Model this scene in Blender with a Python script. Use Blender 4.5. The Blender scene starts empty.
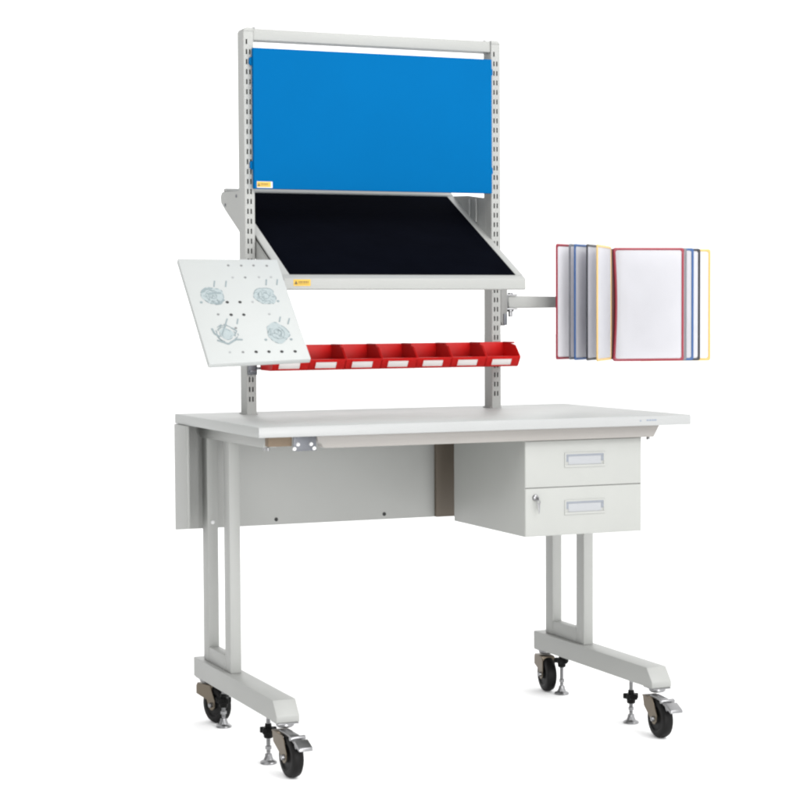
import bpy, bmesh, math, random
from mathutils import Vector, Matrix
random.seed(4)
sc = bpy.context.scene
col = sc.collection
R = math.radians

# ------------------------------------------------------------------ materials
def mat(name, rgb, rough=.5, metal=0.0, var=.03, bump=0.0, bscale=900, coat=0.0, spec=.5, vscale=14, smudge=.06):
    """procedural paint / plastic / metal: slow tone drift, smudged gloss, fine orange-peel bump"""
    m = bpy.data.materials.new(name); m.use_nodes = True
    nt = m.node_tree; n = nt.nodes; l = nt.links
    b = n['Principled BSDF']
    b.inputs['Metallic'].default_value = metal
    b.inputs['Specular IOR Level'].default_value = spec
    if coat: b.inputs['Coat Weight'].default_value = coat
    tc = n.new('ShaderNodeTexCoord')
    no = n.new('ShaderNodeTexNoise'); no.inputs['Scale'].default_value = vscale; no.inputs['Detail'].default_value = 5
    l.new(tc.outputs['Object'], no.inputs['Vector'])
    mx = n.new('ShaderNodeMix'); mx.data_type = 'RGBA'
    mx.inputs[6].default_value = (*[c*(1-var) for c in rgb], 1)
    mx.inputs[7].default_value = (*[min(1, c*(1+var)) for c in rgb], 1)
    l.new(no.outputs['Fac'], mx.inputs[0]); l.new(mx.outputs[2], b.inputs['Base Color'])
    mr = n.new('ShaderNodeMapRange'); mr.inputs['To Min'].default_value = max(.02, rough-smudge); mr.inputs['To Max'].default_value = min(1, rough+smudge)
    l.new(no.outputs['Fac'], mr.inputs['Value']); l.new(mr.outputs['Result'], b.inputs['Roughness'])
    if bump:
        nb = n.new('ShaderNodeTexNoise'); nb.inputs['Scale'].default_value = bscale; nb.inputs['Detail'].default_value = 2
        l.new(tc.outputs['Object'], nb.inputs['Vector'])
        bp = n.new('ShaderNodeBump'); bp.inputs['Strength'].default_value = bump; bp.inputs['Distance'].default_value = .001
        l.new(nb.outputs['Fac'], bp.inputs['Height']); l.new(bp.outputs['Normal'], b.inputs['Normal'])
    return m

PAINT   = mat('grey_powder_coat', (.275, .279, .268), .48, bump=.12)
PAINT2  = mat('drawer_powder_coat', (.285, .290, .276), .45, bump=.12)
WARM    = mat('warm_grey_rail_paint', (.240, .228, .214), .5, bump=.1)
LAM     = mat('light_grey_laminate', (.300, .308, .300), .45, bump=.08, bscale=1500)
EDGE    = mat('white_edge_band', (.285, .29, .288), .4, bump=.04)
WOOD    = mat('brown_board_core', (.135, .098, .064), .7, var=.2, vscale=60)
DARKSH  = mat('brown_panel_shade', (.085, .068, .05), .6)
BLUE    = mat('blue_panel_paint', (.0010, .088, .240), .65, var=.05, bump=.08, vscale=5, spec=.008)
BLACK   = mat('black_rubber_mat', (.0018, .0022, .0040), .95, var=.3, bump=.3, bscale=700, spec=.004)
RUBBER  = mat('black_tyre_rubber', (.0035, .0033, .0033), .5, var=.3, bump=.1, bscale=300, spec=.16)
BPLAS   = mat('black_knob_plastic', (.003, .003, .003), .5, spec=.12)
STEEL   = mat('zinc_plated_steel', (.25, .25, .255), .32, metal=1, var=.1, vscale=60, smudge=.12)
FORKM   = mat('yellow_zinc_steel', (.135, .112, .084), .42, metal=.75, var=.12, vscale=50, smudge=.12)
PLATE   = mat('dull_steel_plate', (.105, .11, .122), .45, metal=.5)
WHITE   = mat('white_plastic', (.55, .55, .55), .4)
RED     = mat('red_bin_plastic', (.62, .014, .013), .36, var=.08, vscale=30, spec=.4)
PAPER   = mat('white_label_paper', (.56, .53, .52), .7)
YELLOW  = mat('yellow_sticker', (.48, .30, .035), .6)
INK     = mat('dark_print_ink', (.10, .075, .03), .7)
LOGOINK = mat('blue_grey_print', (.17, .20, .25), .7)
BOARD   = mat('white_drawing_board', (.330, .342, .336), .5, bump=.03)
FILLINK = mat('pale_blue_print', (.250, .288, .294), .6, var=.12, vscale=160)
LINEINK = mat('blue_grey_line_print', (.165, .202, .21), .6, var=.2, vscale=160)
HOLE    = mat('dark_peg_hole', (.02, .02, .02), .8)
GREYH   = mat('grey_peg_hole', (.14, .145, .145), .8)
FAINT   = mat('faint_peg_hole', (.25, .26, .26), .8)
HANDLE  = mat('blue_grey_handle_plastic', (.27, .278, .289), .35)
HSHADE  = mat('grey_handle_shade', (.17, .185, .21), .4)
FLOOR   = mat('white_studio_floor', (.95, .95, .95), .9, var=.005, spec=.0)
SLEEVE  = mat('clear_white_sleeve', (.80, .80, .82), .35, var=.04, vscale=9, spec=.4)
def translucent(m, f):
    nt = m.node_tree; n = nt.nodes; l = nt.links
    b = n['Principled BSDF']; t = n.new('ShaderNodeBsdfTranslucent'); x = n.new('ShaderNodeMixShader')
    src = b.inputs['Base Color'].links[0].from_socket
    l.new(src, t.inputs['Color']); x.inputs[0].default_value = f
    l.new(b.outputs[0], x.inputs[1]); l.new(t.outputs[0], x.inputs[2]); l.new(x.outputs[0], n['Material Output'].inputs['Surface'])
translucent(SLEEVE, .70); translucent(RED, .45)
PRED    = mat('dark_red_frame', (.20, .010, .024), .4)
CLAMP   = mat('grey_clamp_paint', (.17, .17, .165), .5)
PSHADE  = mat('maroon_spine_shade', (.045, .006, .004), .45)
PGREY   = mat('grey_frame', (.13, .135, .15), .4)
PBLUE   = mat('blue_frame', (.018, .066, .19), .4)
PNAVY   = mat('black_navy_frame', (.009, .010, .017), .4)
PYEL    = mat('pale_yellow_frame', (.50, .33, .10), .4)

# ------------------------------------------------------------------ mesh helpers
class MB:
    def __init__(s): s.bm = bmesh.new()
    def box(s, x0, x1, y0, y1, z0, z1, bev=0.0, M=None, seg=2):
        t = bmesh.new()
        v = [t.verts.new(p) for p in ((x0,y0,z0),(x1,y0,z0),(x1,y1,z0),(x0,y1,z0),(x0,y0,z1),(x1,y0,z1),(x1,y1,z1),(x0,y1,z1))]
        for f in ((0,3,2,1),(4,5,6,7),(0,1,5,4),(1,2,6,5),(2,3,7,6),(3,0,4,7)): t.faces.new([v[i] for i in f])
        if bev: bmesh.ops.bevel(t, geom=t.edges[:], offset=bev, segments=seg, profile=.5, affect='EDGES')
        return s.add(t, M)
    def add(s, t, M=None):
        if M is not None: bmesh.ops.transform(t, matrix=M, verts=t.verts)
        me = bpy.data.meshes.new('tmp'); t.to_mesh(me); t.free(); s.bm.from_mesh(me); bpy.data.meshes.remove(me)
        return s
    def prism(s, pts, axis, a, b, bev=0.0, M=None, seg=2):
        """polygon pts in the plane across `axis`, extruded from a to b"""
        t = bmesh.new()
        def P(u, v, w):
            return {'x': (w, u, v), 'y': (u, w, v), 'z': (u, v, w)}[axis]
        A = [t.verts.new(P(u, v, a)) for u, v in pts]; B = [t.verts.new(P(u, v, b)) for u, v in pts]
        t.faces.new(A); t.faces.new(B[::-1])
        n = len(pts)
        for i in range(n): t.faces.new((A[i], B[i], B[(i+1) % n], A[(i+1) % n]))
        bmesh.ops.recalc_face_normals(t, faces=t.faces)
        if bev: bmesh.ops.bevel(t, geom=t.edges[:], offset=bev, segments=seg, profile=.5, affect='EDGES')
        return s.add(t, M)
    def lathe(s, prof, n=24, M=None):
        """profile (r, z) turned about z"""
        t = bmesh.new(); rings = []
        for r, z in prof:
            if r < 1e-6: rings.append([t.verts.new((0, 0, z))])
            else: rings.append([t.verts.new((r*math.cos(2*math.pi*k/n), r*math.sin(2*math.pi*k/n), z)) for k in range(n)])
        for a, b in zip(rings, rings[1:]):
            for k in range(n):
                k2 = (k+1) % n
                if len(a) == 1 and len(b) == 1: continue
                if len(a) == 1: t.faces.new((a[0], b[k2], b[k]))
                elif len(b) == 1: t.faces.new((a[k], a[k2], b[0]))
                else: t.faces.new((a[k], a[k2], b[k2], b[k]))
        bmesh.ops.recalc_face_normals(t, faces=t.faces)
        return s.add(t, M)
    def build(s, name, m, parent=None, label=None, loc=None):
        bm = s.bm
        for f in bm.faces: f.smooth = True
        for e in bm.edges:
            if len(e.link_faces) == 2 and e.calc_face_angle(0) > R(38): e.smooth = False
        me = bpy.data.meshes.new(name); bm.to_mesh(me); bm.free()
        me.materials.append(m)
        o = bpy.data.objects.new(name, me); col.objects.link(o)
        if parent is not None:
            o.parent = parent
        if loc is not None: o.location = loc
        if label: o['label'] = label
        return o

def T(x, y, z): return Matrix.Translation((x, y, z))
def RX(a): return Matrix.Rotation(R(a), 4, 'X')
def RY(a): return Matrix.Rotation(R(a), 4, 'Y')
def RZ(a): return Matrix.Rotation(R(a), 4, 'Z')

def tag(o, label=None, cat=None, group=None, kind=None):
    if label: o['label'] = label
    if cat: o['category'] = cat
    if group: o['group'] = group
    if kind: o['kind'] = kind
    return o
def thing(name, loc, label, cat, group=None):
    o = bpy.data.objects.new(name, None); o.empty_display_size = .05
    col.objects.link(o); o.location = loc
    return tag(o, label, cat, group)
def attach(child, root):
    """meshes are modelled in world metres; keep them there under the thing's Empty"""
    child.location = Vector(child.location) - Vector(root.location)
def part(mb, name, m, root, label=None):
    o = mb.build(name, m, root, label)
    o.location = -Vector(root.location) if root.type == 'EMPTY' else (0, 0, 0)
    return o
def rod(p0, p1, r, n=16):
    p0, p1 = Vector(p0), Vector(p1); d = p1-p0
    M = Matrix.Translation(p0) @ d.to_track_quat('Z', 'Y').to_matrix().to_4x4()
    return [(0, 0), (r*.8, 0), (r, r*.2), (r, d.length-r*.2), (r*.8, d.length), (0, d.length)], n, M

# ------------------------------------------------------------------ setting: white studio floor
fl = MB(); t = bmesh.new()
bmesh.ops.create_circle(t, cap_ends=True, radius=90, segments=96); fl.add(t)
tag(fl.build('floor', FLOOR), 'plain white studio floor under the workbench', 'floor', kind='structure')

# ------------------------------------------------------------------ workbench
W, D, H, TH = 1.2, .705, .845, .026
wb = thing('workbench', (.6, .36, 0), 'light grey mobile workbench with slotted upright frame on four black casters', 'workbench')

tt = MB().box(0, W, .0016, D, H-TH, H, .0015)
top = part(tt, 'tabletop', LAM, wb)
part(MB().box(.0004, W-.0004, -.0008, .0030, H-TH+.0006, H-.0012, .0008), 'edge_band', EDGE, top, 'white front edge strip of the tabletop')
mk = MB()
for a, b, z in ((1.046, 1.050, .8325), (1.066, 1.072, .8335), (1.074, 1.080, .8335), (1.082, 1.087, .8335), (1.0885, 1.0955, .8335)):
    mk.box(a, b, -.0013, -.0006, z-.0018, z+.0018)
part(mk, 'printed_mark', LOGOINK, top)

# front rail under the tabletop, wood packer, connector plate
zr0, zr1 = .7875, H-TH-.0005
rp = [(.168+.010*(1-math.cos(a)), zr0+.014*(1-math.sin(a))) for a in [R(x) for x in range(0, 91, 15)]]
rail = MB().prism([(.160, zr1), (.162, zr0+.016)] + [(x+.004, z) for x, z in rp[1:]] + [(1.106, zr0), (1.1235, zr1)], 'y', .030, .062, .0015)
rl = part(rail, 'front_rail', WARM, wb, 'warm grey rail under the front edge')
b_ = MB()
for x in (1.098,): b_.lathe([(0, 0), (.0045, 0), (.0045, .006), (.003, .008), (.003, .012)], 12, T(x, .046, .7795))
part(b_, 'bolt', STEEL, rl)
part(MB().box(.036, .0975, .034, .060, .7945, zr1, .002), 'wood_packer', WOOD, wb, 'brown wooden block under the front left corner')
cp = part(MB().box(.098, .1575, .0275, .0315, .7825, .8180, .001), 'connector_plate', PLATE, wb)
for x, z in ((.1097, .7990), (.1435, .7990), (.1005, .7885), (.1515, .7885)):
    part(MB().lathe([(0, .0045), (.0028, .0042), (.0045, .0028), (.005, 0)], 16, T(x, .0275, z) @ RX(90)), 'screw', WHITE, cp)

# U shaped leg frames with their top arm
def leg_frame(x0):
    x1 = x0+.0305
    m = MB()
    m.box(x0, x1, .419, .466, .1735, .786, .0025)
    m.box(x0, x1, .609, .655, .1735, .786, .0025)
    m.box(x0+.0008, x1-.0008, .4655, .6095, .1735, .2145, .0015)
    m.prism([(.118, H-TH-.001), (.118, .802), (.136, .7855), (.655, .7815), (.668, .79), (.668, H-TH-.001)], 'x', x0-.003, x1+.003, .0015)
    o = part(m, 'leg_frame', PAINT, wb)
    c = MB()
    c.lathe([(0, .003), (.004, .0026), (.0055, .001), (.0055, 0)], 16, T(x0+.015, .609, .5535) @ RX(90))
    part(c, 'screw_cap', WHITE, o)
    for y in (.135, .16):
        s = MB().lathe([(0, -.004), (.004, -.004), (.0045, -.001), (.0045, .003), (0, .003)], 12, T(x0+.010, y, .7815))
        part(s, 'screw', STEEL, o)
    return o
leg_frame(.060); leg_frame(1.109)

def foot_beam(x0):
    m = MB().prism([(.7035, .1735), (.048, .1735), (.0185, .138), (.0185, .121), (.7035, .121)], 'x', x0, x0+.060, .0022)
    return part(m, 'foot_beam', PAINT, wb)
foot_beam(.0455); foot_beam(1.0945)

# casters
def caster(px, py, wx, wy, yaw, brake):
    """swivel post at px,py under the beam; wheel centre at wx,wy; yaw turns the wheel plane"""
    r = .0508; zc = r
    root = MB()
    Mw = T(wx, wy, zc) @ RZ(yaw)
    # local frame: rolling direction is -y, axle along x
    off = (Mw.inverted() @ Vector((px, py, .118)))
    prof = []
    for s in (-1, 1):
        xs = s*.0190
        a0, a1 = off.y-.026, off.y+.024
        if brake:      # upright plate hugging the wheel, raked forward to the axle
            pts = [(off.y-.004, off.z-.016), (.010, off.z-.016), (-.002, .036), (-.0150, .012), (-.0140, -.006), (-.005, -.0140), (.004, -.0140), (.0130, -.007), (.030, .008), (off.y-.010, .026)]
        else: pts = [(a1, off.z-.016), (a0-.010, off.z-.016), (a0-.014, off.z-.026), (-.0150, .012), (-.0140, -.006), (-.005, -.0140), (.004, -.0140), (.0130, -.007), (.021, .012), (a1+.004, off.z-.044), (a1+.004, off.z-.022)]
        root.prism(pts, 'x', xs-.0013, xs+.0013, .0004, Mw, 1)
    root.box(-.0190, .0190, off.y-.0375, off.y-.0350, .040, off.z-.0150, .0006, Mw)
    root.box(-.0203, .0203, off.y-.036, off.y+(.0 if brake else .024), off.z-.0170, off.z-.0135, .001, Mw)
    f = part(root, 'caster', FORKM, wb)
    k = MB().lathe([(0, .003), (.021, .003), (.0225, 0), (.0225, -.006), (.019, -.0095), (0, -.0095)], 28, T(px, py, .1175))
    k.box(px-.027, px+.027, py-.027, py+.027, .1178, .1209, .0008)
    part(k, 'swivel_plate', STEEL, f)
    t = MB()
    w = .0150
    t.lathe([(.0, -.010), (.012, -.0155), (.0135, -.013), (.030, -.0115), (.034, -w), (.0425, -w), (.0480, -.0120), (.0508, -.0055), (.0508, .0055),
             (.0480, .0120), (.0425, w), (.034, w), (.030, .0115), (.0135, .013), (.012, .0155), (0, .010)], 48, Mw @ RY(90))
    part(t, 'wheel', RUBBER, f)
    b = MB()
    b.lathe([(0, .0275), (.0035, .0275), (.0062, .0265), (.0072, .0210), (.0072, .0180), (.0045, .0180), (.0045, -.0180), (.0072, -.0180), (.0072, -.021), (.0062, -.0265), (.0035, -.0275), (0, -.0275)], 16, Mw @ RY(90))
    part(b, 'axle_bolt', STEEL, f)
    if brake:
        m = MB()
        # pressed bracket over the front of the fork, then the tread tab
        m.prism([(off.y-.024, .050), (off.y-.030, .058), (-.018, .056), (-.050, .044), (-.057, .030), (-.053, .030), (-.046, .040), (-.016, .050)], 'x', -.0125, .0125, .001, Mw)
        m.prism([(-.044, .044), (-.050, .050), (-.080, .036), (-.082, .028), (-.078, .027), (-.048, .038)], 'x', -.013, .022, .0015, Mw)
        m.lathe([(0, .020), (.005, .020), (.006, .018), (.006, -.018), (.005, -.020), (0, -.020)], 16, Mw @ T(.002, -.034, .051) @ RY(90))
        part(m, 'brake_lever', STEEL, f)
    return f
caster(.0755, .042, .064, -.034, 3, True)
caster(1.1245, .042, 1.097, -.020, -2, True)
caster(.0755, .672, .090, .634, 19, False)
caster(1.1245, .680, 1.114, .655, -7, False)

# levelling feet: threaded stem, star knob, flared pad
def level_foot(x, y, zk, knob=True):
    m = MB()
    m.lathe([(0, .004), (.005, .004), (.0052, .1215)], 12, T(x, y, 0))
    for k in range(18):
        z = .030+k*.0046
        m.lathe([(.0050, 0), (.0062, .0012), (.0050, .0024)], 12, T(x, y, z))
    f = part(m, 'levelling_foot', STEEL, wb)
    p = MB().lathe([(0, 0), (.0205, 0), (.0215, .002), (.020, .005), (.0125, .009), (.0095, .017), (.0085, .024), (0, .026)], 28, T(x, y, .0005))
    part(p, 'pad', STEEL, f)
    n = MB().lathe([(0, 0), (.0085, 0), (.0085, .008), (0, .008)], 6, T(x, y, .036))
    part(n, 'lock_nut', STEEL, f)
    if knob:
        pts = []
        for i in range(40):
            a = 2*math.pi*i/40; rr = .0175+.0050*math.cos(5*a)
            pts.append((rr*math.cos(a), rr*math.sin(a)))
        kb = MB().prism(pts, 'z', zk, zk+.015, .002, T(x, y, 0))
        kb.lathe([(0, -.012), (.010, -.012), (.0115, -.010), (.0125, 0.001)], 20, T(x, y, zk))
        kb.lathe([(.009, 0), (.008, .010), (0, .010)], 20, T(x, y, zk+.0145))
        part(kb, 'star_knob', BPLAS, f)
level_foot(.061, .125, .076)
level_foot(1.1165, .166, .066)
level_foot(.088, .571, .066)
level_foot(1.131, .594, .092)

# back panel with a folded left side
bp = MB()
bp.box(-.002, 1.14, .698, .7005, .5275, .8175, .0008)
bp.prism([(.5880, .8175), (.5880, .5405), (.7004, .5282), (.7004, .8175)], 'x', -.0035, -.0012, .0008)
bp.box(-.0030, .0040, .5850, .5876, .5408, .8172, .0008)
bk = part(bp, 'back_panel', PAINT, wb)
for x, z in ((.288, .5425), (.6148, .5425)):
    h = MB().lathe([(0, .0012), (.0045, .001), (.0055, 0)], 14, T(x, .6976, z) @ RX(90))
    part(h, 'screw', HOLE, bk)
part(MB().box(.7713, .862, .684, .6975, .5278, .8170, .002), 'shade_strip', DARKSH, wb, 'dark brown vertical strip of painted shade on the back panel')  # shade beside the cabinet, put in as a dark brown strip

# slotted upright posts (hollow, real slots)
PY0, PY1, PZ0, PZ1 = .5638, .6125, .8445, 1.8765
SL = [(1.842-.02655*k) for k in range(37)]
def upright(x0, left):
    x1 = x0+.0287
    m = MB(); bm = m.bm
    t = .0016
    # side and back walls
    ch = .012
    m.box(x0, x0+t, PY0+.0012, PY1, PZ0, PZ1-.006)
    m.box(x1-t, x1, PY0+.0012, PY1, PZ0, PZ1-.006)
    m.box(x0+t+.0001, x1-t-.0001, PY1-t, PY1-.0002, PZ0, PZ1-.006)
    # small rounded corners front
    for xa, s in ((x0, 1), (x1, -1)):
        q = [(xa, PY0+.0014), (xa+s*.0005, PY0+.0005), (xa+s*.0016, PY0), (xa+s*.0016, PY0+t), (xa+s*t, PY0+.0018)]
        m.prism(q, 'z', PZ0, PZ1-.0065)
    # front wall with pairs of slots
    xs = [x0+.0016, x0+.0068, x0+.0110, x0+.0160, x0+.0200, x1-.0016]
    hh = .0068
    zs = [PZ0]
    for z in reversed(SL): zs += [z-hh, z+hh]
    zs.append(PZ1-.0065)
    t_ = bmesh.new(); V = {}
    def v(i, j, y):
        if (i, j, y) not in V: V[(i, j, y)] = t_.verts.new((xs[i], y, zs[j]))
        return V[(i, j, y)]
    nx, nz = len(xs)-1, len(zs)-1
    def solid(i, j):
        if i < 0 or j < 0 or i >= nx or j >= nz: return False
        if i in (1, 3) and j % 2 == 1:
            return j == nz-1-0 and False or (j == nz-2 and i == 3)
        return True
    ya, yb = PY0, PY0+t
    for i in range(nx):
        for j in range(nz):
            if not solid(i, j): continue
            t_.faces.new((v(i,j,ya), v(i+1,j,ya), v(i+1,j+1,ya), v(i,j+1,ya)))
            t_.faces.new((v(i,j,yb), v(i,j+1,yb), v(i+1,j+1,yb), v(i+1,j,yb)))
            for di, dj, p, q in ((-1,0,(i,j),(i,j+1)), (1,0,(i+1,j),(i+1,j+1)), (0,-1,(i,j),(i+1,j)), (0,1,(i,j+1),(i+1,j+1))):
                if not solid(i+di, j+dj):
                    t_.faces.new((v(*p,ya), v(*q,ya), v(*q,yb), v(*p,yb)))
    bmesh.ops.recalc_face_normals(t_, faces=t_.faces)
    m.add(t_)
    o = part(m, 'upright_post', PAINT, wb)
    # cap with the outer top corner rounded
    c = MB()
    pts = [(x0, PZ1-.0062), (x1, PZ1-.0062), (x1, PZ1+.004), (x0+.010, PZ1+.004), (x0+.005, PZ1+.002), (x0+.0015, PZ1-.002)]
    if not left: pts = [(2*x0+.0287-x, z) for x, z in pts]
    c.prism(pts, 'y', PY0-.0004, PY1+.0004, .001)
    part(c, 'post_cap', PAINT, o)
    f = MB().box(x0-.004, x1+.004, PY0+.004, PY1+.004, H+.0002, H+.0035, .001)
    part(f, 'base_flange', PAINT, o)
    return o
upright(.1595, True); upright(.8925, False)
tb = MB().box(.1885, .8922, .5665, .6085, 1.8475, 1.8785, .0025)
tbo = part(tb, 'top_bar', PAINT, wb)
for x in (.196, .882):
    part(MB().lathe([(0, .0045), (.003, .0045), (.0045, .003), (.0045, 0)], 14, T(x, .585, 1.8785 if x > .5 else 1.8804)), 'bolt', STEEL, tbo)
# bin hanging rail between the posts
part(MB().box(.163, .918, .5575, .5630, .985, 1.012, .001), 'hanging_rail', PAINT, wb)

# ------------------------------------------------------------------ drawer cabinet under the right side
X0, X1, Y0, Y1, Z0, Z1 = .7370, 1.0800, .0500, .485, .5385, .7865
dc = thing('drawer_cabinet', (.908, .27, Z0), 'grey steel two drawer cabinet hung under the right side of the tabletop', 'drawer cabinet')
cm = MB()
cm.box(X0, X0+.0015, Y0+.0015, Y1, Z0, Z1, .0005); cm.box(X1-.0015, X1, Y0+.0015, Y1, Z0, Z1, .0005)
cm.box(X0+.0016, X1-.0016, Y1-.0015, Y1-.0002, Z0, Z1); cm.box(X0+.0016, X1-.0016, Y0+.004, Y1-.0016, Z0, Z0+.0015)
cm.box(X0+.0016, X1-.0016, Y0+.0205, Y0+.022, Z0+.002, Z1-.001)
cm.box(X0+.0016, X1-.0016, Y0+.02, Y1-.002, Z1-.002, Z1-.0005)
part(cm, 'cabinet_body', PAINT2, dc)
def drawer(z0, z1, hz, lock):
    m = MB().box(X0+.0005, X1-.0005, Y0-.001, Y0+.019, z0, z1, .0022, seg=3)
    o = part(m, 'drawer', PAINT2, dc)
    hx0, hx1 = .855, .966
    z0h, z1h = hz-.0145, hz+.0145
    # recessed pull: plastic bezel frame, inset back and top lip
    q = MB(); y = Y0-.001
    q.box(hx0-.004, hx1+.004, y-.0022, y-.0001, z0h-.006, z0h+.0005, .0008)
    q.box(hx0-.004, hx1+.004, y-.0022, y-.0001, z1h-.001, z1h+.0035, .0008)
    q.box(hx0-.004, hx0+.0005, y-.0020, y-.0001, z0h, z1h, .0006)
    q.box(hx1-.0005, hx1+.004, y-.0020, y-.0001, z0h, z1h, .0006)
    h = part(q, 'handle', PAINT2, o)
    g = MB()  # shade along the recess top and sides, put in as darker strips
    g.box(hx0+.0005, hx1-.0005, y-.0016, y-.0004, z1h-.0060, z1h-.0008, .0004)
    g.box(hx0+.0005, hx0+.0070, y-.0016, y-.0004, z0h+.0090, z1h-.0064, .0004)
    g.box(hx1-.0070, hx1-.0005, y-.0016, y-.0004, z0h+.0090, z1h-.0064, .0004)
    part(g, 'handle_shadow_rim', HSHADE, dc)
    part(MB().box(hx0+.0072, hx1-.0072, y-.0010, y-.0003, z0h+.0010, z1h-.0062, .0004), 'handle_recess', HANDLE, dc)
    if lock:
        k = MB().lathe([(0, .006), (.0055, .006), (.0075, .0045), (.0085, 0)], 20, T(.766, y, .6395) @ RX(90))
        k.box(.7652, .7668, y-.0068, y-.005, .635, .644)
        lo = part(k, 'lock', STEEL, o)
        kk = MB()
        kk.box(.7655, .7668, y-.022, y-.0055, .6345, .6415, .0004)
        kk.lathe([(.0032, -.0007), (.0060, -.0007), (.0060, .0007), (.0032, .0007), (.0032, -.0007)], 18, T(.7685, y-.014, .6290) @ RY(20) @ RX(90))
        kk.prism([(.7655, .6245), (.7725, .6245), (.7720, .606), (.7700, .5985), (.7685, .606)], 'y', y-.015, y-.0132, .0003)
        part(kk, 'key', STEEL, dc)
drawer(.6645, Z1-.0010, .7345, False)
drawer(Z0, .6634, .6115, True)

# ------------------------------------------------------------------ blue panel
bl = thing('blue_panel', (.534, .552, 1.452), 'bright blue steel panel hooked across the top of the upright frame', 'panel')
part(MB().box(.1806, .8868, .5460, .5600, 1.4505, 1.8250, .0025), 'board', BLUE, bl)
for x, s in ((.1806, -1), (.8868, 1)):
    for z in (1.790, 1.514):
        m = MB().prism([(x+s*-.001, z+.012), (x+s*.0065, z+.009), (x+s*.0072, z-.006), (x+s*.002, z-.012), (x+s*-.001, z-.010)], 'y', .556, .5662, .0008)
        part(m, 'hook', BLUE, bl)
def sticker(x0, x1, z0, z1, y, root, tail):
    s = MB().box(x0, x1+tail, y-.0005, y, z0, z1)
    o = part(s, 'sticker', PAPER if tail else YELLOW, root, 'small yellow warning sticker')
    w = x1-x0; hh = z1-z0
    if tail:
        part(MB().box(x0+.0006, x1+.0035, y-.0009, y-.0004, z0+hh*.12, z1-hh*.05), 'sticker_face', YELLOW, root)
    k = MB()
    k.prism([(x0+w*.05, z0+hh*.25), (x0+w*.25, z0+hh*.25), (x0+w*.15, z0+hh*.8)], 'y', y-.0013, y-.0008)
    xx = x0+w*.30
    for a in (.07, .10, .06, .09, .08, .06):
        k.box(xx, xx+w*a*.8, y-.0013, y-.0008, z0+hh*.50, z0+hh*.70); k.box(xx, xx+w*a*.7, y-.0013, y-.0008, z0+hh*.28, z0+hh*.36)
        xx += w*(a+.025)
    part(k, 'sticker_print', INK, o)
sticker(.1880, .2240, 1.4530, 1.4700, .5460, bl, .008)

# ------------------------------------------------------------------ tilted shelf with black mat
ts = thing('tilted_shelf', (.5427, .6, 1.2), 'grey tilted shelf tray with black mat, between the two posts below the blue panel', 'shelf')
sl = (1.4666-1.205)/(.842-.35); ang = math.degrees(math.atan(sl))
Ms = T(.5427, .35, 1.2075) @ RX(ang)      # local: x across, y up the slope, z normal
Ls = .565; hw = .3500
tr = MB()
tr.box(-hw, hw, .012, Ls-.002, -.010, -.0025, .001, Ms)
tray = part(tr, 'tray', PAINT, ts)
fr = MB()
# rolled front lip and side flanges of the tray, vertical front face
pr = [(.350, 1.1800), (.353, 1.1775), (.366, 1.1775), (.376, 1.2185), (.372, 1.2190), (.353, 1.2090), (.350, 1.2055)]
fr.prism(pr, 'x', .5427-hw, .5427+hw, .0012)
part(fr, 'front_lip', PAINT, ts)
lp = MB().box(-hw, hw, Ls-.030, Ls-.012, -.010, .0035, .002, Ms)
part(lp, 'rear_lip', PAINT, ts)
for s in (-1, 1):
    m = MB().box(min(s*hw, s*(hw-.022)), max(s*hw, s*(hw-.022)), .022, Ls-.0225, -.022, .0012, .0012, Ms)
    part(m, 'side_rim', PAINT, ts)
mm = MB().box(-hw+.0225, hw-.0225, .0225, Ls-.036, -.002, .0016, .0006, Ms)
part(mm, 'mat', BLACK, ts)
for s in (-1, 1):
    xa = .5427+s*(hw+.0012)
    xb = xa-s*.0022
    pg = [(.722, 1.4545), (.846, 1.4600), (.862, 1.4580), (.873, 1.4470), (.868, 1.4300), (.8213, 1.4021), (.7159, 1.3474), (.5900, 1.272), (.470, 1.222), (.465, 1.252), (.570, 1.310), (.600, 1.345), (.602, 1.4380), (.606, 1.4410)]
    m = MB().prism(pg, 'x', min(xa, xb)-(.0006 if s < 0 else -.0006), max(xa, xb)-(.0006 if s < 0 else -.0006), 0)
    for yy in (.655, .700):
        m.box(min(xa-s*.0024, xa-s*.0065), max(xa-s*.0024, xa-s*.0065), yy, yy+.010, 1.375, 1.444-(.7-yy)*.02, .0012)
    o = part(m, 'side_plate', PAINT, ts)
    for y, z in ((.7306, 1.4416), (.8298, 1.4222)):
        k = MB().lathe([(0, .0022), (.004, .002), (.005, 0)], 12, T(xa+(.0 if s > 0 else -.0005), y, z) @ RY(90*s))
        part(k, 'screw', STEEL if s > 0 else PLATE, o)
sticker(.2185, .2660, 1.1880, 1.2050, .3498, ts, 0)

# ------------------------------------------------------------------ white drawing board on an arm
QB = {'bl': Vector((-.1007, .060, .9897)), 'br': Vector((.1601, .060, .9990)), 'tl': Vector((-.1007, .322, 1.2566)), 'tr': Vector((.1601, .311, 1.2549))}
db = thing('drawing_board', (.03, .19, .99), 'white tilted square board with peg holes and four printed drawings, at the left', 'board')
QB['bl'], QB['br'] = QB['bl'].lerp(QB['tl'], .026), QB['br'].lerp(QB['tr'], .026)
def bpnt(u, v, d=0.0):
    a = QB['tl'].lerp(QB['tr'], u); b = QB['bl'].lerp(QB['br'], u)
    p = a.lerp(b, v)
    nrm = (QB['tr']-QB['tl']).cross(QB['tl']-QB['bl']).normalized()     # towards the viewer
    return p+nrm*d
def warp(mb):
    for v in mb.bm.verts: v.co = bpnt(v.co.x, v.co.y, v.co.z)
    bmesh.ops.recalc_face_normals(mb.bm, faces=mb.bm.faces)
    return mb
t = bmesh.new()
bm_ = MB()
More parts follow.
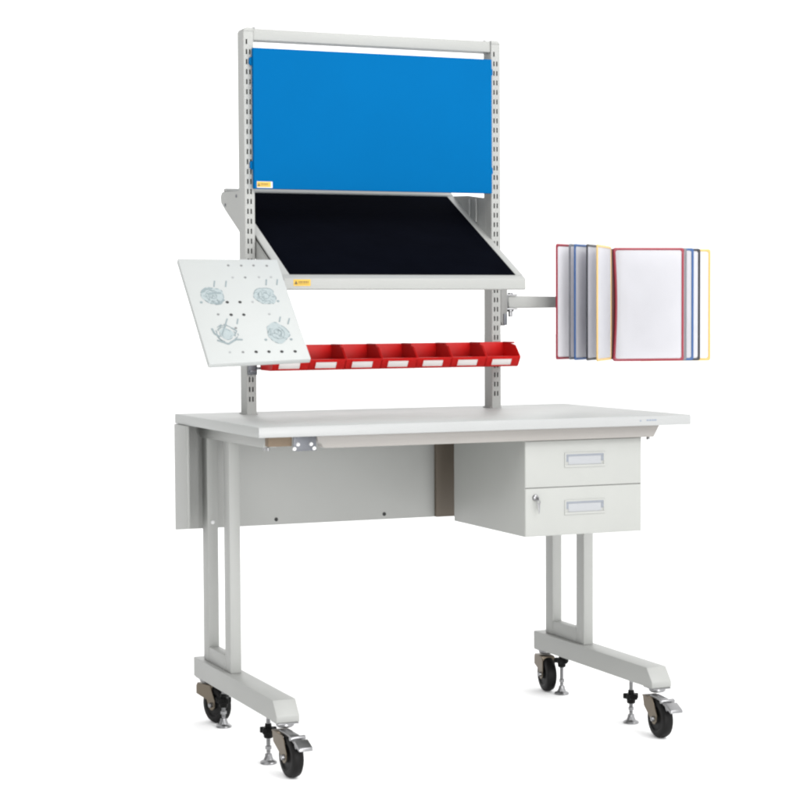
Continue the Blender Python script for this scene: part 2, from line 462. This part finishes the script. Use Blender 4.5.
vv = [t.verts.new(bpnt(u, v, d)) for d in (-.0145, 0) for u, v in ((0,0),(1,0),(1,1),(0,1))]
for f in ((0,1,2,3),(4,7,6,5),(0,4,5,1),(1,5,6,2),(2,6,7,3),(3,7,4,0)): t.faces.new([vv[i] for i in f])
bmesh.ops.recalc_face_normals(t, faces=t.faces)
bmesh.ops.bevel(t, geom=t.edges[:], offset=.0018, segments=2, profile=.5, affect='EDGES')
bm_.add(t)
brd = part(bm_, 'board', BOARD, db)
AS = (QB['tl']-QB['bl']).length/(QB['tr']-QB['tl']).length
def disc(mb, u, v, r, d, n=12):
    mb.prism([(u+r*math.cos(2*math.pi*i/n), v+r/AS*math.sin(2*math.pi*i/n)) for i in range(n)], 'z', .0001, d)
def stroke(mb, pts, w, d=.0006):
    for (a, b), (c, e) in zip(pts, pts[1:]):
        dx, dy = c-a, (e-b)*AS; L = math.hypot(dx, dy) or 1
        nx, ny = -dy/L*w/2, dx/L*w/2/AS
        mb.prism([(a+nx, b+ny), (c+nx, e+ny), (c-nx, e-ny), (a-nx, b-ny)], 'z', .0001, d)
HOLES_D = [(.358,.432),(.484,.433),(.357,.554),(.482,.556),(.486,.911),(.611,.915),(.737,.920),(.868,.924)]
HOLES_F = [(.485,.066),(.615,.067),(.740,.065),(.874,.067),(.616,.188),(.232,.547),(.358,.908)]
HOLES_V = [(.491,.188),(.878,.184),(.233,.903),(.757,.184),(.737,.555),(.611,.432)]
for pts_, r_, mt in ((HOLES_D, .0165, HOLE), (HOLES_F+[(.362, .681)], .0130, GREYH), (HOLES_V, .0125, FAINT)):
    for u, v in pts_:
        m = MB(); disc(m, u, v, r_, .0007)
        part(warp(m), 'peg_hole', mt, brd)
# four printed drawings: pale blue filled figures with sketchy grey-blue outlines, leader lines above and dots at the foot
rr = random.Random(11)
DRAW = [(.236,.369,.112,.085,.55,1,((.298,.222),(.274,.280)),((.414,.223),(.389,.281)),((.103,.429),None)),
        (.756,.375,.110,.085,.30,2,((.823,.208),(.800,.267)),((.934,.208),(.910,.264)),(None,(.867,.429))),
        (.254,.733,.120,.100,.10,0,((.3065,.590),(.274,.641)),((.411,.593),(.386,.644)),(None,None)),
        (.756,.740,.108,.098,.25,2,((.8365,.584),(.8105,.634)),((.9215,.602),(.888,.659)),((.619,.801),(.869,.807)))]
for n_, (cu, cv, ru, rv, seed, fill, d1, d2, dots) in enumerate(DRAW):
    rg = random.Random(n_+5)
    f = MB(); l_ = MB()
    ph = rg.random()*6
    def outl(k, sc_=1.0):
        return [(cu+sc_*ru*(1+.10*math.sin(3*a+ph)+.05*math.sin(7*a))*math.cos(a), cv+sc_*rv*(1+.08*math.sin(4*a+ph))*math.sin(a)) for a in [2*math.pi*i/k for i in range(k)]]
    if fill:
        f.prism(outl(28), 'z', .0001, .0005)
        for j in range(30):
            a0 = rg.random()*6.28; q = .9*math.sqrt(rg.random()); px_, py_ = cu+ru*q*math.cos(a0)*.85, cv+rv*q*math.sin(a0)*.85
            th = rg.choice((.3, 1.2, 2.3, 2.8))+rg.uniform(-.25, .25); ln = .012+.030*rg.random(); k_ = rg.uniform(-.6, .6)
            pts = [(px_+ln*t_/3*math.cos(th+k_*t_/3), py_+ln*t_/3*math.sin(th+k_*t_/3)) for t_ in range(4)]
            stroke(l_, pts, .0035+.0035*rg.random(), .0008)
        for q in (.62, .34):
            a0 = rg.random()*6.28
            stroke(l_, [(cu+ru*q*math.cos(a0+t_*.5), cv+rv*q*math.sin(a0+t_*.5)) for t_ in range(9)], .005, .0008)
        if fill == 1:
            stroke(l_, [(cu-ru*.95, cv-rv*.35), (cu-ru*.45, cv-rv*.75), (cu+ru*.1, cv-rv*.85)], .020, .0009)
            stroke(l_, [(cu-ru*.4, cv-rv*.15), (cu+ru*.2, cv-rv*.35), (cu+ru*.8, cv-rv*.30)], .024, .0009)
            stroke(l_, [(cu-ru*.2, cv+rv*.75), (cu+ru*.3, cv+rv*.9), (cu+ru*.9, cv+rv*.45)], .018, .0009)
    else:
        f.prism(outl(28, .55), 'z', .0001, .0005)
        for j in range(16):
            a0 = rg.random()*6.28; q = .35+.6*rg.random(); ln = .4+.8*rg.random()
            pts = [(cu+ru*q*math.cos(a0+t_*ln/5), cv+rv*q*math.sin(a0+t_*ln/5)) for t_ in range(6)]
            stroke(l_, pts, .004+.003*rg.random(), .0008)
        stroke(l_, [(cu-ru*1.05, cv-rv*.55), (cu-ru*.95, cv-rv*.05), (cu-ru*.6, cv+rv*.25)], .018, .0009)
        stroke(l_, [(cu+ru*.2, cv-rv*.9), (cu-ru*.1, cv-rv*.45), (cu-ru*.35, cv)], .014, .0009)
        stroke(l_, [(cu-ru*.9, cv+rv*.55), (cu-ru*.1, cv+rv*.95), (cu+ru*.6, cv+rv*.55), (cu+ru*1.15, cv+rv*.60)], .018, .0009)
        stroke(l_, [(cu+ru*.5, cv-rv*.55), (cu+ru*.9, cv-rv*.25), (cu+ru*.6, cv+rv*.2)], .010, .0009)
    ol = outl(28, .98 if fill else .85)
    for i in range(28):
        if rg.random() < .62: stroke(l_, [ol[i], ol[(i+1) % 28]], .005+.005*rg.random(), .0008)
    for d in (d1, d2): stroke(l_, list(d), .013, .0007)
    for d in dots:
        if d: disc(l_, d[0], d[1], .014, .0007)
    fo = part(warp(f), 'printed_drawing', FILLINK, db)
    part(warp(l_), 'drawing_lines', LINEINK, fo)
# arm from the left post to the back of the board
a_ = MB()
a_.box(.1620, .1880, .5560, .5625, .9520, 1.050, .002)
a_.box(.1850, .1965, .5480, .5625, .9660, .9730, .001)
a_.box(.1660, .1840, .5520, .5560, .9580, .9660, .001)
part(a_, 'clamp_bracket', PLATE, db)
a_ = MB()

def addrod(mb, p0, p1, r, n=16):
    prof, n, M = rod(p0, p1, r, n); mb.lathe(prof, n, M)
addrod(a_, (.176, .556, 1.02), (.10, .36, 1.075), .011)
addrod(a_, (.10, .36, 1.095), (.10, .36, 1.055), .015)
addrod(a_, (.10, .36, 1.075), (.03, .215, 1.118), .010)
part(a_, 'arm', STEEL, db)
a_ = MB()
nb = (QB['tr']-QB['tl']).cross(QB['tl']-QB['bl']).normalized()
c_ = bpnt(.5, .5, -.0150)
addrod(a_, c_, c_-nb*.018, .035, 28)
part(a_, 'mounting_plate', PLATE, db)

# ------------------------------------------------------------------ red bins on the rail
BIN_LABELS = ['leftmost red open bin, half hidden behind the bottom edge of the white board',
  'second red bin from the left, just right of the white board corner',
  'third red bin from the left in the row of bins',
  'middle red bin of the row, fourth from the left',
  'red bin third from the right end of the row',
  'red bin second from right, just left of the right post',
  'rightmost red bin, hanging in front of the right slotted post']
def make_bin():
    root = thing('storage_bin', (0, .5, .965), 'x', 'bin', 'red open front bins hanging in a row')
    m = MB(); w = .0515; t_ = .0018
    yb, yf = .5535, .446
    side = [(yb, .9685), (yb, 1.0310), (yb-.030, 1.0315), (yf+.030, 1.0240), (yf+.001, .9940), (yf, .9900), (yf+.016, .9660), (yf+.024, .9640), (yb-.004, .9650)]
    for s in (-1, 1):
        M_ = T(s*w, 0, 0)
        m.prism(side, 'x', min(0, -s*t_), max(0, -s*t_), .0004, M_, 1)
    # rounded stacking rim along the side tops and the rear
    for s in (-1, 1):
        m.box(s*w-.0028, s*w+.0004 if s > 0 else s*w+.0028, yb-.070, yb, 1.0285, 1.0328, .001) if s > 0 else m.box(s*w-.0004, s*w+.0028, yb-.070, yb, 1.0285, 1.0328, .001)
    m.box(-w+t_, w-t_, yb-.0022, yb-.0002, .9660, 1.0318, .0004)
    m.box(-w+t_, w-t_, yf+.024, yb-.0024, .9642, .9662, .0004)
    m.prism([(yf+.0165, .9655), (yf+.0015, .9900), (yf-.0002, .9930), (yf+.003, .9942), (yf+.0055, .9910), (yf+.0240, .9665), (yf+.024, .9643)], 'x', -w+t_*.6, w-t_*.6, .0004, None, 1)
    # label holder ribs on the front
    d = Vector((yf+.0165, .9655))-Vector((yf+.0015, .9900)); L = d.length
    tilt = math.degrees(math.atan2(d.x, -d.y))
    Mf = T(0, yf+.0085, .9785) @ RX(tilt)
    m.box(-.0345, .0265, -.0022, .001, -.0125, -.0102, .0004, Mf); m.box(-.0345, .0265, -.0022, .001, .0098, .0120, .0004, Mf)
    m.box(-.0365, -.0340, -.0022, .001, -.0120, .0120, .0004, Mf); m.box(.0260, .0290, -.0022, .001, -.0120, .0120, .0004, Mf)
    b = part(m, 'bin_body', RED, root)
    lab = MB().box(-.0335, .0255, -.0012, .0004, -.0098, .0094, .0002, Mf)
    part(lab, 'label_card', PAPER, root)
    return root
bin0 = make_bin()
for i in range(7):
    r = bin0 if i == 0 else bin0.copy()
    if i:
        col.objects.link(r)
        for ch in bin0.children:
            c = ch.copy(); col.objects.link(c); c.parent = r
    r.location = (.2470+.1042*i, .5+rr.uniform(-.0015, .0015), .965+.0002*i)
    r.rotation_euler = (0, 0, R(rr.uniform(-.5, .5)))
    r['label'] = BIN_LABELS[i]

# ------------------------------------------------------------------ document holder on the right post
dh = thing('document_holder', (.95, .58, 1.08), 'desktop document holder with fanned coloured page frames on an arm at the right', 'document holder')
m = MB()
m.prism([(.9215, 1.186), (.9400, 1.186), (.9420, 1.183), (.9420, 1.090), (.9385, 1.081), (.9320, 1.078), (.9250, 1.081), (.9215, 1.090)], 'y', .5640, .6050, .0015)
cb = part(m, 'clamp_bracket', CLAMP, dh)
m = MB()
m.box(.9290, .9400, .5600, .5645, 1.0800, 1.1120, .0015)
part(m, 'clamp_slot', PLATE, cb)
m = MB()
m.box(.9422, .9760, .5680, .6060, 1.1640, 1.1675, .001); m.box(.9422, .9760, .5680, .6060, 1.1235, 1.1268, .001); m.box(.9422, .9458, .5690, .6050, 1.1260, 1.1648, .0005)
m.lathe([(0, .005), (.006, .005), (.008, .003), (.008, 0)], 16, T(.962, .586, 1.1675))
m.lathe([(0, -.020), (.0055, -.020), (.006, -.018), (.006, -.006), (.010, -.005), (.010, 0)], 16, T(.962, .586, 1.1235))
part(m, 'pivot', STEEL, dh)
m = MB()
ps = [(.948, 1.1635), (.952, 1.1275), (1.26, 1.1300), (1.26, 1.1590)]
m.prism(ps, 'y', .574, .602, .004, None, 3)
part(m, 'arm', PAINT, dh)
m = MB()
m.box(1.262, 1.415, .620, .630, 1.10, 1.19, .003)
part(m, 'spine_bar', PGREY, dh)
part(MB().box(1.2850, 1.3060, .5790, .5880, .9770, 1.3000, .003), 'spine_shade', PSHADE, dh)  # added strip: shade at the red frame's inner edge, coloured in maroon
def page(hx, hy, fx, fy, z0, z1, m_, name, bow=0.0, side=1, curl=0.0):
    """a rigid sleeve in a coloured frame, hinged at (hx,hy), free edge at (fx,fy)"""
    w = math.hypot(fx-hx, fy-hy); ux, uy = (fx-hx)/w, (fy-hy)/w
    nx, ny = (uy, -ux) if side > 0 else (-uy, ux)         # towards the viewer
    hh = z1-z0; fw = .0072; rc = .007
    def P(s, z, d):
        k = (1-s/w)
        b = bow*k**5
        s2 = s+curl*math.sin(math.pi*z/hh)*k**4
        return (hx+ux*s2+nx*(d-b), hy+uy*s2+ny*(d-b), z0+z)
    def loop(ins):
        pts = []; r = max(.001, rc-ins*.7)
        for cx, cz, a0 in ((w-ins-r, ins+r, -90), (w-ins-r, hh-ins-r, 0), (ins+r, hh-ins-r, 90), (ins+r, ins+r, 180)):
            for i in range(5): a = R(a0+22.5*i); pts.append((cx+r*math.cos(a), cz+r*math.sin(a)))
        out = []
        for (a, b), (c, d) in zip(pts, pts[1:]+pts[:1]):      # subdivide long sides so that the bow shows
            n = max(1, int(math.hypot(c-a, d-b)/.012))
            out += [(a+(c-a)*i/n, b+(d-b)*i/n) for i in range(n)]
        return out
    def ring(ins, d): return [P(s, z, d) for s, z in loop(ins)]
    # same point count on every ring: scale the outer loop inwards
    O = loop(0)
    def inner(s, z, q): return (min(max(s, q), w-q) if True else s, min(max(z, q), hh-q))
    prof = [(0, -.0012), (0, .0012), (.0012, .0020), (fw-.0012, .0020), (fw, .0010), (fw, -.0010), (fw-.0012, -.0020), (.0012, -.0020)]
    t_ = bmesh.new(); rings = []
    for q, d in prof:
        rings.append([t_.verts.new(P(q+(s)*(w-2*q)/w, q+z*(hh-2*q)/hh, d)) for s, z in O])
    n = len(O); k = len(prof)
    for a in range(k):
        A, B = rings[a], rings[(a+1) % k]
        for i in range(n): t_.faces.new((A[i], A[(i+1) % n], B[(i+1) % n], B[i]))
    bmesh.ops.recalc_face_normals(t_, faces=t_.faces)
    f = part(MB().add(t_), 'page_frame', m_, dh, name)
    g = bmesh.new(); q = fw-.001; N, Mz = 24, 8
    for d in (-.0005, .0005):
        V = [[g.verts.new(P(q+(w-2*q)*i/N, q+(hh-2*q)*j/Mz, d)) for j in range(Mz+1)] for i in range(N+1)]
        for i in range(N):
            for j in range(Mz):
                g.faces.new((V[i][j], V[i+1][j], V[i+1][j+1], V[i][j+1]))
    part(MB().add(g), 'sleeve', SLEEVE, f)
h_ = .328
page(1.2500, .600, 1.0588, .490, .9815, .9815+h_, PRED, 'dark red page frame, far left', side=-1)
page(1.2550, .590, 1.0900, .470, .9810, .9810+h_, PGREY, 'grey page frame on the left', side=-1)
page(1.2620, .580, 1.0960, .450, .9800, .9800+h_, PBLUE, 'blue page frame on the left', side=-1)
page(1.2680, .570, 1.1190, .420, .9790, .9790+h_, PNAVY, 'black page frame on the left', side=-1)
page(1.2780, .555, 1.1350, .390, .9770, .9770+h_, PYEL, 'pale yellow page frame on the left', side=-1, bow=.006, curl=-.003)
page(1.4000, .614, 1.6250, .580, .9690, .9690+h_+.004, PYEL, 'pale yellow page frame, far right', side=1)
page(1.3600, .604, 1.5830, .570, .9700, .9700+h_+.004, PNAVY, 'black page frame on the right', side=1)
page(1.3300, .594, 1.5540, .560, .9710, .9710+h_+.004, PBLUE, 'blue page frame on the right', side=1)
page(1.3060, .580, 1.5240, .550, .9720, .9720+h_+.003, PGREY, 'grey page frame on the right', side=1)
page(1.2880, .565, 1.4990, .525, .9715, .9715+h_+.003, PRED, 'dark red page frame of the open right page', side=1, bow=.012, curl=.007)

# ------------------------------------------------------------------ studio light
w = bpy.data.worlds.new('World'); sc.world = w; w.use_nodes = True
nt = w.node_tree; n = nt.nodes; l = nt.links
bg = n['Background']
tc = n.new('ShaderNodeTexCoord'); sp = n.new('ShaderNodeSeparateXYZ'); l.new(tc.outputs['Generated'], sp.inputs[0])
mr = n.new('ShaderNodeMapRange'); mr.inputs['From Min'].default_value = -.9; mr.inputs['From Max'].default_value = -.05
mr.inputs['To Min'].default_value = .45; mr.inputs['To Max'].default_value = 1.75
mr.interpolation_type = 'SMOOTHSTEP'
l.new(sp.outputs['X'], mr.inputs['Value']); l.new(mr.outputs['Result'], bg.inputs['Strength'])
bg.inputs['Color'].default_value = (1, 1, 1, 1)

def softbox(name, loc, target, size, power):
    ld = bpy.data.lights.new(name, 'AREA'); ld.shape = 'DISK'; ld.size = size; ld.energy = power
    o = bpy.data.objects.new(name, ld); col.objects.link(o); o.location = loc
    o.rotation_euler = (Vector(target)-Vector(loc)).to_track_quat('-Z', 'Y').to_euler()
    return o
softbox('studio_softbox', (2.0, -3.9, 4.3), (.6, .3, .9), 3.2, 190)
softbox('front_fill', (-.1, -4.9, .65), (.45, .6, .7), 1.6, 106)  # added fill, lifts the back panel shaded by the tabletop
softbox('left_fill', (-3.9, -1.9, 3.2), (.5, .5, 1.2), 1.6, 50)  # added fill, brightens the left faces of the posts

# ------------------------------------------------------------------ camera
cd = bpy.data.cameras.new('camera'); cam = bpy.data.objects.new('camera', cd); col.objects.link(cam)
f = Vector((.38553448, .92123482, -.0518611)); r = Vector((.92234846, -.38631791, -.00563774)); u = Vector((.02522855, .04566046, .99863839))
cam.matrix_world = Matrix(((r.x, u.x, -f.x, -1.48711513), (r.y, u.y, -f.y, -4.35430503), (r.z, u.z, -f.z, 1.11818852), (0, 0, 0, 1)))
cd.sensor_width = 36; cd.lens = 1922.5983/800*36
cd.shift_x = (400-387.7029)/800; cd.shift_y = (412.1691-400)/800
cd.clip_start = .05; cd.clip_end = 500
sc.camera = cam

sc.view_settings.view_transform = 'Standard'; sc.view_settings.look = 'None'
sc.view_settings.exposure = 0; sc.view_settings.gamma = 1; sc.view_settings.use_curve_mapping = False
sc.cycles.max_bounces = 8
sc.cycles.pixel_filter_type = 'BLACKMAN_HARRIS'; sc.cycles.filter_width = 2.3
